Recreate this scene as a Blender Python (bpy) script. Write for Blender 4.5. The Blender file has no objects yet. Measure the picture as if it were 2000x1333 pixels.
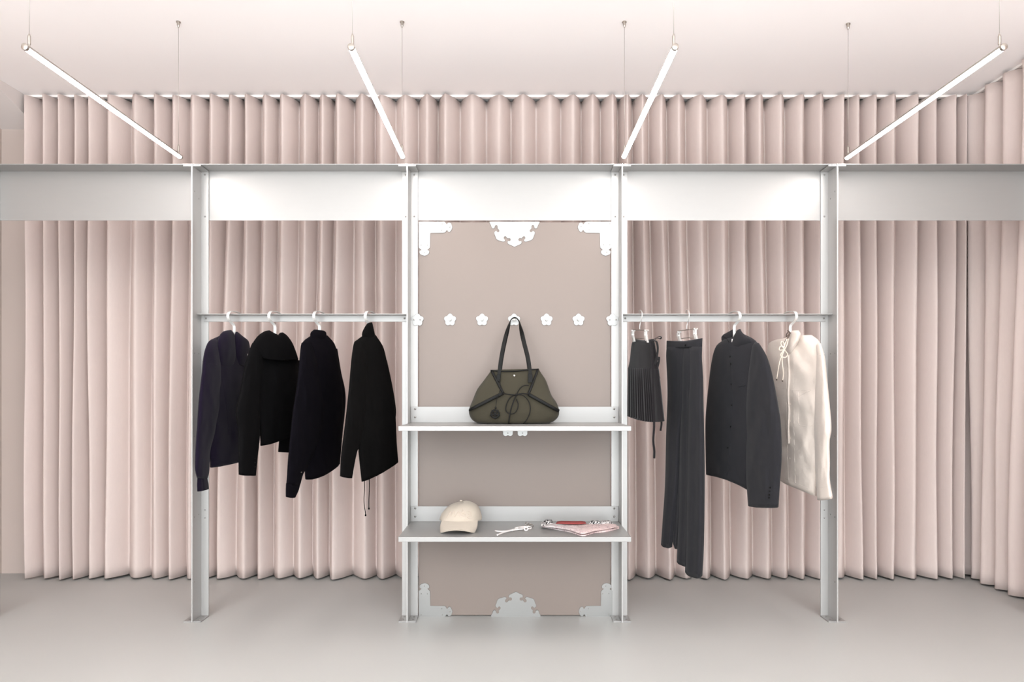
import bpy, bmesh, math, random
from mathutils import Vector, Matrix, noise
from mathutils.bvhtree import BVHTree

random.seed(7)
PI = math.pi
SC = bpy.context.scene
COL = SC.collection

# ------------------------------------------------------------------ camera model of the photograph
F = 1500.0            # focal length in pixels of a 2000 px wide frame
VX, VY = 1003.0, 767.0
CAM = Vector((0.0, -3.3, 0.99))


def P(px, py, Z):
    """the place at distance Z from the camera plane that the photograph shows at px, py"""
    return Vector(((px - VX) * Z / F, Z - 3.3, 0.99 + (VY - py) * Z / F))


cam = bpy.data.cameras.new('camera')
cam.sensor_width = 36.0
cam.sensor_fit = 'HORIZONTAL'
cam.lens = 36.0 * F / 2000.0
cam.shift_x = -(VX - 1000.0) / 2000.0
cam.shift_y = (VY - 666.5) / 2000.0
cam.clip_start = 0.05
co = bpy.data.objects.new('camera', cam)
co.location = CAM
co.rotation_euler = (PI / 2, 0, 0)
COL.objects.link(co)
SC.camera = co


# ------------------------------------------------------------------ materials
def new_mat(name):
    m = bpy.data.materials.new(name)
    m.use_nodes = True
    nt = m.node_tree
    return m, nt, nt.nodes['Principled BSDF']


def srgb(r, g, b):
    def f(c):
        c /= 255.0
        return c / 12.92 if c <= 0.04045 else ((c + 0.055) / 1.055) ** 2.4
    return (f(r), f(g), f(b), 1.0)


def mat(name, col, rough=0.5, metal=0.0, sheen=0.0, var=0.0, vscale=30.0, bump=0.0, bscale=200.0,
        stretch=None, spec=None, bdist=0.002):
    m, nt, b = new_mat(name)
    b.inputs['Base Color'].default_value = col
    b.inputs['Roughness'].default_value = rough
    b.inputs['Metallic'].default_value = metal
    if sheen:
        b.inputs['Sheen Weight'].default_value = sheen
        b.inputs['Sheen Roughness'].default_value = 0.5
    if spec is not None:
        b.inputs['Specular IOR Level'].default_value = spec
    tc = nt.nodes.new('ShaderNodeTexCoord')
    src = tc.outputs['Object']
    if stretch:
        mp = nt.nodes.new('ShaderNodeMapping')
        mp.inputs['Scale'].default_value = stretch
        nt.links.new(src, mp.inputs['Vector'])
        src = mp.outputs['Vector']
    if var:
        n = nt.nodes.new('ShaderNodeTexNoise')
        n.inputs['Scale'].default_value = vscale
        n.inputs['Detail'].default_value = 4
        nt.links.new(src, n.inputs['Vector'])
        mx = nt.nodes.new('ShaderNodeMix')
        mx.data_type = 'RGBA'
        mx.inputs['A'].default_value = tuple(c * (1 - var) for c in col[:3]) + (1,)
        mx.inputs['B'].default_value = tuple(min(1, c * (1 + var)) for c in col[:3]) + (1,)
        nt.links.new(n.outputs['Fac'], mx.inputs['Factor'])
        nt.links.new(mx.outputs['Result'], b.inputs['Base Color'])
    if bump:
        n2 = nt.nodes.new('ShaderNodeTexNoise')
        n2.inputs['Scale'].default_value = bscale
        n2.inputs['Detail'].default_value = 3
        nt.links.new(src, n2.inputs['Vector'])
        bp = nt.nodes.new('ShaderNodeBump')
        bp.inputs['Strength'].default_value = bump
        bp.inputs['Distance'].default_value = bdist
        nt.links.new(n2.outputs['Fac'], bp.inputs['Height'])
        nt.links.new(bp.outputs['Normal'], b.inputs['Normal'])
    return m


M = {}
M['curtain'] = mat('curtain_fabric', srgb(205, 188, 182), 0.9, sheen=0.0, var=0.03, vscale=120, bump=0.15, bscale=900,
                   stretch=(1, 1, 0.3))
M['wall'] = mat('wall_paint', srgb(186, 170, 162), 0.8, var=0.02, vscale=4)
M['ceiling'] = mat('ceiling_paint', srgb(250, 243, 241), 0.85, var=0.012, vscale=1.5)
M['cove_shaded'] = mat('cove_shade_tone', srgb(214, 204, 200), 0.85, var=0.012, vscale=1.5)  # ceiling white darkened evenly, the corner's shade put into the colour
M['floor'] = mat('floor_coating', srgb(168, 166, 163), 0.42, var=0.035, vscale=2.2, bump=0.05, bscale=6)
M['metal'] = mat('satin_aluminium', srgb(152, 149, 147), 0.4, metal=0.45, var=0.015, vscale=60, stretch=(0.15, 1, 1))
M['metal_v'] = mat('satin_aluminium_upright', srgb(170, 167, 165), 0.4, metal=0.45, var=0.015, vscale=60, stretch=(1, 1, 0.1))
M['plate'] = mat('plate_aluminium', srgb(150, 148, 146), 0.32, metal=0.7)
M['bolt'] = mat('bolt_steel', srgb(150, 146, 142), 0.35, metal=1.0)
M['steel'] = mat('brushed_steel', srgb(176, 168, 160), 0.3, metal=1.0)
M['panel'] = mat('pink_panel_lacquer', srgb(120, 107, 100), 0.5, var=0.012, vscale=3)
M['white_metal'] = mat('white_hanger_metal', srgb(196, 193, 190), 0.35, metal=0.35)
M['track'] = mat('white_track', srgb(240, 232, 228), 0.5)
M['hoodie'] = mat('aubergine_fleece', srgb(20, 13, 28), 0.95, sheen=0.05, var=0.08, vscale=200, bump=0.3, bscale=700, spec=0.1)
M['black'] = mat('black_wool', srgb(12, 11, 12), 0.9, sheen=0.0, var=0.06, vscale=300, bump=0.3, bscale=900, spec=0.05)
M['inky'] = mat('inky_twill', srgb(10, 8, 13), 0.9, sheen=0.0, var=0.06, vscale=300, bump=0.3, bscale=900, spec=0.05)
M['coal'] = mat('coal_nylon', srgb(11, 10, 10), 0.85, sheen=0.0, var=0.05, vscale=300, bump=0.2, bscale=600, spec=0.05)
M['skirt'] = mat('soft_black_crepe', srgb(22, 19, 21), 0.9, sheen=0.15, var=0.05, vscale=300, bump=0.25, bscale=900, spec=0.12)
M['charcoal'] = mat('charcoal_cotton', srgb(36, 35, 38), 0.9, sheen=0.06, var=0.06, vscale=260, bump=0.3, bscale=800, spec=0.12)
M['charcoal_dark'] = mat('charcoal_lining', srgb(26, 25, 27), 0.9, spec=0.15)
M['cream'] = mat('cream_nylon', srgb(202, 188, 178), 0.7, sheen=0.2, var=0.03, vscale=60, bump=0.35, bscale=60, bdist=0.004)
M['cord'] = mat('cream_cord', srgb(200, 186, 172), 0.8)
M['brown'] = mat('dark_brown_knit', srgb(70, 56, 50), 0.9)
M['olive'] = mat('olive_canvas', srgb(55, 51, 41), 0.85, sheen=0.1, var=0.05, vscale=160, bump=0.35, bscale=700, spec=0.12)
M['leather'] = mat('black_leather', srgb(13, 12, 11), 0.6, bump=0.2, bscale=400, spec=0.2)
M['cap'] = mat('ivory_cotton', srgb(174, 162, 149), 0.9, sheen=0.1, var=0.02, vscale=120, bump=0.2, bscale=700)
M['thread'] = mat('beige_thread', srgb(176, 160, 146), 0.6, sheen=0.2)
M['under'] = mat('dark_brim_lining', srgb(60, 52, 44), 0.9)
M['white_cord'] = mat('white_cord', srgb(208, 201, 198), 0.7)
M['red'] = mat('red_cotton', srgb(136, 58, 56), 0.85, var=0.06, vscale=80)
M['silver'] = mat('polished_snap', srgb(225, 220, 212), 0.15, metal=1.0)

m, nt, b = new_mat('lamp_diffuser')
b.inputs['Base Color'].default_value = (1, 1, 1, 1)
b.inputs['Emission Color'].default_value = (1.0, 0.955, 0.93, 1)
b.inputs['Emission Strength'].default_value = 78.0
M['lamp'] = m


def print_mat(name, base, ink, scale, thr, second=None):
    """scribbled print: thin wandering ink lines over a cloth colour"""
    m, nt, b = new_mat(name)
    b.inputs['Roughness'].default_value = 0.85
    tc = nt.nodes.new('ShaderNodeTexCoord')
    nz = nt.nodes.new('ShaderNodeTexNoise')
    nz.inputs['Scale'].default_value = scale
    nz.inputs['Detail'].default_value = 2.0
    nt.links.new(tc.outputs['Object'], nz.inputs['Vector'])
    sub = nt.nodes.new('ShaderNodeMath'); sub.operation = 'SUBTRACT'; sub.inputs[1].default_value = 0.5
    ab = nt.nodes.new('ShaderNodeMath'); ab.operation = 'ABSOLUTE'
    lt = nt.nodes.new('ShaderNodeMath'); lt.operation = 'LESS_THAN'; lt.inputs[1].default_value = thr
    nt.links.new(nz.outputs['Fac'], sub.inputs[0]); nt.links.new(sub.outputs[0], ab.inputs[0])
    nt.links.new(ab.outputs[0], lt.inputs[0])
    mx = nt.nodes.new('ShaderNodeMix'); mx.data_type = 'RGBA'
    mx.inputs['A'].default_value = base; mx.inputs['B'].default_value = ink
    if second:
        sp = nt.nodes.new('ShaderNodeSeparateXYZ')
        nt.links.new(tc.outputs['Object'], sp.inputs[0])
        rp = nt.nodes.new('ShaderNodeMapRange')
        rp.inputs['From Min'].default_value = -0.10; rp.inputs['From Max'].default_value = 0.02
        nt.links.new(sp.outputs['X'], rp.inputs['Value'])
        m2 = nt.nodes.new('ShaderNodeMix'); m2.data_type = 'RGBA'
        m2.inputs['A'].default_value = second; m2.inputs['B'].default_value = base
        nt.links.new(rp.outputs[0], m2.inputs['Factor'])
        nt.links.new(m2.outputs['Result'], mx.inputs['A'])
    nt.links.new(lt.outputs[0], mx.inputs['Factor'])
    nt.links.new(mx.outputs['Result'], b.inputs['Base Color'])
    return m


M['print'] = print_mat('pink_scribble_print', srgb(208, 184, 181), srgb(158, 130, 134), 48, 0.018, srgb(190, 182, 181))
M['blackprint'] = print_mat('black_white_print', srgb(30, 27, 28), srgb(200, 195, 193), 95, 0.06)
M['whiteprint'] = print_mat('white_black_print', srgb(205, 198, 196), srgb(60, 56, 56), 80, 0.045)


# ------------------------------------------------------------------ object helpers
W = {}


def tag(o, label=None, cat=None, group=None, kind=None):
    if label: o['label'] = label
    if cat: o['category'] = cat
    if group: o['group'] = group
    if kind: o['kind'] = kind
    return o


def thing(name, loc, label, cat, group=None):
    o = bpy.data.objects.new(name, None)
    o.empty_display_size = 0.05
    COL.objects.link(o)
    o.location = loc
    W[o.name] = Vector(loc)
    return tag(o, label, cat, group)


def obj(name, bm, material, parent=None, smooth=True, origin=None, label=None, angle=None):
    """link a bmesh built in world coordinates as one mesh object"""
    bmesh.ops.recalc_face_normals(bm, faces=bm.faces)
    if origin is None:
        lo = Vector((1e9,) * 3); hi = Vector((-1e9,) * 3)
        for v in bm.verts:
            for i in range(3):
                lo[i] = min(lo[i], v.co[i]); hi[i] = max(hi[i], v.co[i])
        origin = Vector(((lo.x + hi.x) / 2, (lo.y + hi.y) / 2, lo.z))
    origin = Vector(origin)
    for v in bm.verts:
        v.co -= origin
    for f in bm.faces:
        f.smooth = smooth
    me = bpy.data.meshes.new(name)
    bm.to_mesh(me)
    bm.free()
    o = bpy.data.objects.new(name, me)
    COL.objects.link(o)
    for mm in (material if isinstance(material, (list, tuple)) else [material]):
        me.materials.append(mm)
    if smooth and angle:
        me.set_sharp_from_angle(angle=math.radians(angle))
    if parent is not None:
        o.parent = parent
        o.location = origin - W[parent.name]
    else:
        o.location = origin
    W[o.name] = origin
    if label: o['label'] = label
    return o


def struct(name, bm, material, smooth=False):
    o = obj(name, bm, material, None, smooth)
    o['kind'] = 'structure'
    return o


def box(bm, x0, x1, y0, y1, z0, z1, bev=0.0):
    r = bmesh.ops.create_cube(bm, size=1.0)
    vs = r['verts']
    for v in vs:
        v.co = Vector((x0 + (v.co.x + .5) * (x1 - x0), y0 + (v.co.y + .5) * (y1 - y0), z0 + (v.co.z + .5) * (z1 - z0)))
    if bev:
        es = set(e for v in vs for e in v.link_edges)
        bmesh.ops.bevel(bm, geom=list(es), offset=bev, segments=2, affect='EDGES', profile=0.5)
    return bm


def catmull(pts, n):
    """resample a polyline of equal-length tuples smoothly into n points"""
    pts = [tuple(p) for p in pts]
    m = len(pts)
    if m == 2:
        return [tuple(a + (b - a) * i / (n - 1) for a, b in zip(*pts)) for i in range(n)]
    # chord lengths
    t = [0.0]
    for i in range(1, m):
        d = math.sqrt(sum((a - b) ** 2 for a, b in zip(pts[i], pts[i - 1])))
        t.append(t[-1] + max(d, 1e-6))
    dim = len(pts[0])
    tan = []
    for i in range(m):
        if i == 0: a, b_ = 0, 1
        elif i == m - 1: a, b_ = m - 2, m - 1
        else: a, b_ = i - 1, i + 1
        tan.append([(pts[b_][k] - pts[a][k]) / (t[b_] - t[a]) for k in range(dim)])
    out = []
    j = 0
    for i in range(n):
        T = t[-1] * i / (n - 1)
        while j < m - 2 and T > t[j + 1]: j += 1
        h = t[j + 1] - t[j]
        u = (T - t[j]) / h
        h00 = 2 * u ** 3 - 3 * u ** 2 + 1; h10 = u ** 3 - 2 * u ** 2 + u
        h01 = -2 * u ** 3 + 3 * u ** 2; h11 = u ** 3 - u ** 2
        out.append(tuple(h00 * pts[j][k] + h10 * h * tan[j][k] + h01 * pts[j + 1][k] + h11 * h * tan[j + 1][k] for k in range(dim)))
    return out


def sweep(bm, path, section, up=None, closed=False, cap=True, ups=None):
    """sweep a 2D section along world points; up fixes the section's first axis where given"""
    path = [Vector(p) for p in path]
    n = len(path)
    rings = []
    prev = None
    for i, p in enumerate(path):
        a = path[(i - 1) % n] if (closed or i > 0) else path[0]
        c = path[(i + 1) % n] if (closed or i < n - 1) else path[-1]
        t = (c - a)
        if t.length < 1e-9: t = Vector((0, 0, 1))
        t.normalize()
        u0 = ups[i] if ups else up
        if u0 is not None:
            u = Vector(u0) - t * t.dot(Vector(u0))
            if u.length < 1e-6: u = prev if prev else t.orthogonal()
        else:
            u = (prev - t * t.dot(prev)) if prev is not None else t.orthogonal()
        u.normalize()
        prev = u
        w = t.cross(u)
        s = section[i] if isinstance(section[0], list) else section
        rings.append([bm.verts.new(p + u * q[0] + w * q[1]) for q in s])
    k = len(rings[0])
    for i in range(n if closed else n - 1):
        A, B = rings[i], rings[(i + 1) % n]
        for j in range(k):
            bm.faces.new((A[j], A[(j + 1) % k], B[(j + 1) % k], B[j]))
    if cap and not closed:
        bm.faces.new(rings[0][::-1]); bm.faces.new(rings[-1])
    return bm


def circ(r, k=8):
    return [(r * math.cos(2 * PI * i / k), r * math.sin(2 * PI * i / k)) for i in range(k)]


def rect(w, h):
    return [(-w / 2, -h / 2), (w / 2, -h / 2), (w / 2, h / 2), (-w / 2, h / 2)]


def tube(bm, pts, r, n=None, k=8, smooth=True):
    pts = catmull(pts, n or max(2, len(pts) * 5)) if smooth and len(pts) > 2 else pts
    return sweep(bm, pts, circ(r, k))


def cyl(bm, a, b, r, k=16, r2=None):
    a, b = Vector(a), Vector(b)
    t = (b - a).normalized(); u = t.orthogonal().normalized(); w = t.cross(u)
    r2 = r if r2 is None else r2
    A = [bm.verts.new(a + u * q[0] + w * q[1]) for q in circ(r, k)]
    B = [bm.verts.new(b + u * q[0] + w * q[1]) for q in circ(r2, k)]
    for j in range(k):
        bm.faces.new((A[j], A[(j + 1) % k], B[(j + 1) % k], B[j]))
    bm.faces.new(A[::-1]); bm.faces.new(B)
    return bm


def torus(bm, c, ax, R, r, n=20, k=6):
    ax = Vector(ax).normalized(); u = ax.orthogonal().normalized(); w = ax.cross(u)
    c = Vector(c)
    return sweep(bm, [c + (u * math.cos(2 * PI * i / n) + w * math.sin(2 * PI * i / n)) * R for i in range(n)], circ(r, k), closed=True)


def ball(bm, c, r, sx=1, sy=1, sz=1, seg=14):
    x = bmesh.ops.create_uvsphere(bm, u_segments=seg, v_segments=seg // 2 + 2, radius=r)
    for v in x['verts']:
        v.co = Vector((v.co.x * sx, v.co.y * sy, v.co.z * sz)) + Vector(c)
    return bm


def plate(bm, pts, thick, bev=0.0008):
    """extrude a flat outline lying in a plane of constant y towards the back"""
    pts = [Vector(p) for p in pts]
    fr = [bm.verts.new(p) for p in pts]
    bk = [bm.verts.new(p + Vector((0, thick, 0))) for p in pts]
    k = len(pts)
    ff = bm.faces.new(fr); bm.faces.new(bk[::-1])
    for j in range(k):
        bm.faces.new((fr[j], bk[j], bk[(j + 1) % k], fr[(j + 1) % k]))
    if bev:
        bmesh.ops.bevel(bm, geom=list(ff.edges), offset=bev, segments=1, affect='EDGES')
    return bm


# ================================================================== the room
XL, XR, YB = -2.8, 2.56, 0.9       # left wall, right wall, back wall
YF, ZC = -4.0, 2.57
bm = bmesh.new(); box(bm, XL - .12, XR + .12, YF, YB + .12, -0.1, 0.0); struct('floor', bm, M['floor'])
bm = bmesh.new(); box(bm, XL - .12, XR + .12, YF, YB + .12, ZC, ZC + 0.1); struct('ceiling', bm, M['ceiling'])
bm = bmesh.new(); box(bm, XL, XR, YB, YB + .12, 0, ZC); struct('wall_back', bm, M['wall'])
bm = bmesh.new(); box(bm, XL - .12, XL, YF, YB + .12, 0, ZC); struct('wall_left', bm, M['wall'])
bm = bmesh.new(); box(bm, XR, XR + .12, YF, YB + .12, 0, ZC); struct('wall_right', bm, M['wall'])
# sloped strip where the ceiling runs down to the back wall beside the curtain
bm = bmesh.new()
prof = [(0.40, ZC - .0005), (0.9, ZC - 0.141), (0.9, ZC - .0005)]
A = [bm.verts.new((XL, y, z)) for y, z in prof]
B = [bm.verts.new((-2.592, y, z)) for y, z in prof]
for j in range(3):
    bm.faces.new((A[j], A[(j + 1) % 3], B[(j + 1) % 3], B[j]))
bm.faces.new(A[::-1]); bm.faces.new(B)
struct('trim_1', bm, M['cove_shaded'])


# ================================================================== curtains
top_r = [46, 86, 116, 146, 173, 212.5, 264, 304.5, 338.5, 376, 413, 451, 481, 518, 551, 596, 630, 660, 708, 744, 791.5,
         834, 870, 922.6, 975, 1021, 1075, 1120, 1157, 1197, 1226,
         1255, 1292, 1326, 1369, 1412, 1452, 1484, 1525, 1567, 1602, 1647, 1677, 1710, 1745, 1792, 1826, 1868]
bot_r = [46, 84, 119, 143, 173, 207, 260, 299, 332, 368, 398, 423, 475, 504, 543, 585, 619, 650, 712, 746, 788,
         830, 868, 920, 972, 1020, 1073, 1118, 1156, 1195, 1228,
         1268, 1308, 1343, 1382, 1415, 1460, 1502, 1536, 1568, 1603, 1646, 1684, 1712, 1743, 1785, 1830, 1861]


def ripple(bm, ridge_top, ridge_bot, place, z0, z1, amp, rows=44, per=20, seed=0):
    """a ripple-fold curtain: place(t, depth, z) turns a position along the track and a depth into a point"""
    n = len(ridge_top)
    rnd = random.Random(seed)
    av = [rnd.uniform(0.85, 1.12) for _ in range(n + 1)]
    ab = [rnd.uniform(0.55, 1.05) for _ in range(n + 1)]
    wob = [[rnd.uniform(-1, 1) for _ in range(3)] for _ in range(n)]
    grid = []
    for r in range(rows + 1):
        h = r / rows
        z = z1 + (z0 - z1) * h
        xs = []
        for i in range(n):
            e = h * h * (3 - 2 * h)
            x = ridge_top[i] + (ridge_bot[i] - ridge_top[i]) * e
            x += 0.0045 * (wob[i][0] * math.sin(PI * h * 2 + wob[i][1] * 3)) * math.sin(PI * h)
            xs.append(x)
        row = []
        for i in range(n - 1):
            x0, x1 = xs[i], xs[i + 1]
            for k in range(per):
                u = k / per
                x = x0 + (x1 - x0) * (u - 0.20 * math.sin(4 * PI * u) / (4 * PI))
                A0 = av[i] * (1 - h) + ab[i] * h; A1 = av[i + 1] * (1 - h) + ab[i + 1] * h
                a = amp * (A0 + (A1 - A0) * u)
                cu = math.cos(2 * PI * u)
                d = a * (1 - 2 * ((1 + cu) / 2) ** 0.62)
                nv = noise.noise(Vector((x * 9, z * 0.9, seed + 3.1))) * 0.016 * (0.3 + h)
                nv += noise.noise(Vector((x * 26, z * 1.6, seed + 9.1))) * 0.0028
                tw = math.exp(-((z1 - z) / 0.09) ** 2)
                nv += noise.noise(Vector((x * 30, z * 14, seed + 5.0))) * 0.007 * tw
                # stitched bottom hem, slightly puckered
                dz = z - z0
                nv += noise.noise(Vector((x * 45, z * 9, seed + 6.0))) * 0.0045 * math.exp(-((dz - .05) / 0.06) ** 2)
                nv += 0.0022 * math.exp(-((dz - 0.085) / 0.006) ** 2)
                row.append(bm.verts.new(place(x, d + nv, z + noise.noise(Vector((x * 5, 2.2, seed))) * 0.004 * h)))
        d = -amp * (av[n - 1] * (1 - h) + ab[n - 1] * h)
        row.append(bm.verts.new(place(xs[-1], d, z)))
        grid.append(row)
    for r in range(rows):
        for k in range(len(grid[0]) - 1):
            bm.faces.new((grid[r][k], grid[r][k + 1], grid[r + 1][k + 1], grid[r + 1][k]))
    return bm


ZR = 4.03
bx = lambda l: [(p - VX) * ZR / F for p in l]
bm = bmesh.new()
tr = bx(top_r); br = bx(bot_r)
tr = [tr[0] - 0.0, *tr[1:], 2.375]; br = [br[0], *br[1:], 2.37]
ripple(bm, tr, br, lambda x, d, z: Vector((x, 0.785 + d, z)), 0.010, 2.556, 0.058, seed=1)
o = obj('curtain', bm, M['curtain'])
sd = o.modifiers.new('cloth', 'SOLIDIFY'); sd.thickness = 0.0025; sd.offset = 1
tag(o, 'long dusty pink pleated curtain hung across the back wall behind the metal stand', 'curtain', 'pink curtains')

ys = [0.870, 0.762, 0.61, 0.47, 0.31, 0.16, 0.0, -0.15, -0.31, -0.45, -0.6]
yb = [0.862, 0.75, 0.64, 0.53, 0.42, 0.27, 0.12, -0.05, -0.21, -0.4, -0.55]
bm = bmesh.new()
ripple(bm, ys, yb, lambda t, d, z: Vector((2.445 + d, t, z)), 0.010, 2.556, 0.045, seed=2)
o = obj('curtain', bm, M['curtain'])
sd = o.modifiers.new('cloth', 'SOLIDIFY'); sd.thickness = 0.0025; sd.offset = -1
tag(o, 'dusty pink pleated curtain along the side wall, turning the right-hand corner of the room', 'curtain', 'pink curtains')

bm = bmesh.new(); box(bm, -2.60, 2.43, 0.775, 0.800, 2.5585, ZC, 0.001)
tag(obj('curtain_track', bm, M['track'], None, False), 'white ceiling track carrying the long back curtain', 'curtain track', 'curtain tracks')
bm = bmesh.new(); box(bm, 2.432, 2.457, -0.62, 0.774, 2.5585, ZC, 0.001)
tag(obj('curtain_track', bm, M['track'], None, False), 'white ceiling track carrying the side wall curtain', 'curtain track', 'curtain tracks')


# ================================================================== metal frame
BAY = 0.925
posts = [-2.3075, -1.3825, -0.4575, 0.4675, 1.3925, 2.3175]
HT = 1.974
frame = thing('display_stand', (0.005, 0.05, 0), 'tall satin aluminium stand of posts and wide header beams before the curtain',
              'display stand')


def bolt_mesh(bm, p, n, r=0.0042, h=0.002):
    p = Vector(p); n = Vector(n)
    cyl(bm, p, p + n * h, r, 12, r * 0.75)
    return bm


for pi, x in enumerate(posts):
    bm = bmesh.new()
    box(bm, x - .003, x + .003, 0.0, 0.1, 0.0, HT, 0.0006)
    box(bm, x - .035, x + .035, 0.0935, 0.1, 0.0005, HT - 0.006, 0.0006)
    post = obj('post', bm, M['metal_v'], frame, False)
    for s in (-1, 1):
        a, b_ = sorted((x + s * .0035, x + s * .038))
        bm = bmesh.new(); box(bm, a, b_, 0.002, 0.093, 0.0, 0.005, 0.0006)
        fp = obj('foot_plate', bm, M['metal'], post, False)
        bm = bmesh.new(); box(bm, a, b_, 0.002, 0.093, HT - 0.0105, HT - 0.0055, 0.0006)
        obj('top_plate', bm, M['metal'], post, False)
        for yy in (0.03, 0.07):
            bm = bmesh.new(); bolt_mesh(bm, (x + s * .022, yy, 0.005), (0, 0, 1), 0.005)
            obj('bolt', bm, M['bolt'], post)
        for zz in (1.952, 1.768):
            bm = bmesh.new(); bolt_mesh(bm, (x + s * .019, 0.0935, zz), (0, -1, 0))
            obj('bolt', bm, M['bolt'], post)
    inner = 1 if x < 0 else -1
    if pi in (1, 4):
        for px_, zz in ((0.022, 1.16), (0.068, 1.16), (0.022, 0.80), (0.022, 0.45), (0.068, 0.455), (0.022, 1.86), (0.068, 1.84), (0.022, 0.17)):
            bm = bmesh.new(); bolt_mesh(bm, (x + inner * .003, px_, zz), (inner, 0, 0), 0.0036, 0.0012)
            obj('bolt', bm, M['bolt'], post)
        for zz in (0.47, 0.435):
            bm = bmesh.new(); bolt_mesh(bm, (x + inner * .019, 0.0935, zz), (0, -1, 0), 0.0034, 0.0015)
            obj('bolt', bm, M['bolt'], post)

for i in range(5):
    a, b_ = posts[i] + .004, posts[i + 1] - .004
    bm = bmesh.new()
    box(bm, a, b_, 0.1005, 0.104, 1.752, HT - .0005, 0.0005)
    box(bm, a + .0005, b_ - .0005, 0.0, 0.1005, HT - .0045, HT - .0005, 0.0005)
    obj('header_beam', bm, M['metal'], frame, False)

# ------------------------------------------------------------------ clothes rails
ZRAIL = 1.333
for k, (a, b_, lab) in enumerate(((posts[1] + .0035, posts[2] - .0035, 'aluminium angle rail from which the four dark tops hang'),
                                  (posts[3] + .0035, posts[4] - .0035, 'aluminium angle rail holding the skirt, trousers, charcoal jacket and cream anorak'))):
    r = thing('clothes_rail', ((a + b_) / 2, 0.07, ZRAIL - 0.03), lab, 'clothes rail', 'clothes rails')
    bm = bmesh.new()
    box(bm, a, b_, 0.045, 0.09, ZRAIL - .003, ZRAIL, 0.0004)
    box(bm, a + (0.012 if k == 0 else 0), b_ - (0 if k == 0 else .012), 0.0885, 0.0930, ZRAIL - .0305, ZRAIL - .0035, 0.0004)
    obj('angle_bar', bm, M['metal'], r, False)
    for xx in (a + .022, b_ - .02):
        bm = bmesh.new(); bolt_mesh(bm, (xx, 0.0885, ZRAIL - .016), (0, -1, 0))
        obj('bolt', bm, M['bolt'], r)

# ------------------------------------------------------------------ shelves
SX0, SX1 = posts[2] + .0045, posts[3] - .0045
YS = 3.019 - 3.3
shelf_z = {}
for nm, zt, up, lab in (('upper', 0.8570, 0.070, 'upper aluminium shelf with a folded front lip, under the olive tote bag'),
                        ('lower', 0.4205, 0.067, 'lower aluminium shelf with a folded front lip, under the ivory cap and bandana')):
    s = thing('shelf', (0.005, -0.1, zt), lab, 'shelf', 'aluminium shelves')
    bm = bmesh.new()
    box(bm, SX0, SX1, YS + .003, 0.0905, zt - .003, zt, 0.0)
    bmesh.ops.remove_doubles(bm, verts=bm.verts, dist=1e-6)
    obj('deck', bm, M['metal'], s, False)
    bm = bmesh.new(); box(bm, SX0, SX1, YS - .001, YS + .003, zt - .0185, zt + .0002, 0.0014)
    obj('front_lip', bm, M['metal'], s, False)
    bm = bmesh.new(); box(bm, SX0, SX1, 0.0870, 0.0905, zt + .0002, zt + up, 0.0006)
    obj('upstand', bm, M['metal'], s, False)
    for xx in (SX0 + .019, SX1 - .019):
        for zz in (0.022, 0.058) if nm == 'lower' else (0.024, 0.06):
            bm = bmesh.new(); bolt_mesh(bm, (xx, 0.0870, zt + zz), (0, -1, 0), 0.0046)
            obj('bolt', bm, M['bolt'], s)
    shelf_z[nm] = zt

# ------------------------------------------------------------------ panel with ornamental plates
ZP = 3.3965
PXA, PXB = -0.4190, 0.4290
panel = thing('display_board', (0.0075, ZP - 3.3, 0.002), 'tall dusty pink board with scalloped silver corner plates between the two middle posts', 'display board')
bm = bmesh.new(); box(bm, PXA, PXB, ZP - 3.3, ZP - 3.3 + .03, 0.004, 1.7435, 0.0015)
obj('board', bm, M['panel'], panel, False)
PT = 0.0035


def zoomed(pts, ox, oy, sc):
    return [(ox + x / sc, oy + y / sc) for x, y in pts]


corner = zoomed([(250, 115), (1030, 115), (1065, 130), (1085, 160), (1095, 195), (1118, 207), (1138, 192), (1143, 150), (1190, 138), (1240, 165),
                 (1268, 220), (1287, 285), (1265, 360), (1220, 425), (1180, 437), (1145, 412), (1138, 370), (1116, 360), (1095, 385), (1085, 425),
                 (1050, 457), (600, 457), (600, 910), (565, 945), (525, 962), (510, 983), (530, 1004), (572, 1008), (580, 1060), (550, 1115),
                 (490, 1145), (430, 1165), (360, 1140), (300, 1115), (270, 1060), (282, 1010), (330, 1002), (345, 983), (330, 962), (285, 948), (250, 915)],
                800, 425, 15.68)
CB = [(821, 437), (862, 437), (861, 449), (877, 443), (821, 478), (833, 478), (827, 493)]
crest_half = [(95, 225), (100, 265), (115, 300), (160, 350), (163, 400), (180, 445), (205, 470), (240, 478), (278, 462), (290, 425), (287, 380), (318, 347),
              (365, 348), (397, 385), (397, 430), (378, 468), (415, 485), (452, 520), (458, 565), (432, 605), (392, 614), (360, 590), (347, 545),
              (300, 568), (262, 615), (272, 670), (308, 712), (315, 780), (340, 845), (395, 888), (450, 908), (500, 905), (560, 938), (600, 946), (638, 930),
              (668, 888), (630, 868), (600, 830), (600, 785), (630, 748), (672, 740), (708, 768), (722, 808), (740, 838), (765, 812), (805, 802), (848, 828),
              (864, 870), (846, 915), (805, 935), (765, 912), (738, 935), (738, 990), (770, 1028), (830, 1050), (880, 1062), (920, 1098), (958, 1117), (990, 1112)]


def smooth_closed(pts, sub=2):
    n = len(pts); out = []
    for i in range(n):
        p0, p1, p2, p3 = pts[i - 1], pts[i], pts[(i + 1) % n], pts[(i + 2) % n]
        for s in range(sub):
            t = s / sub
            out.append(tuple(0.5 * (2 * p1[k] + (-p0[k] + p2[k]) * t + (2 * p0[k] - 5 * p1[k] + 4 * p2[k] - p3[k]) * t * t +
                                    (-p0[k] + 3 * p1[k] - 3 * p2[k] + p3[k]) * t ** 3) for k in range(2)))
    return out


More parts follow.
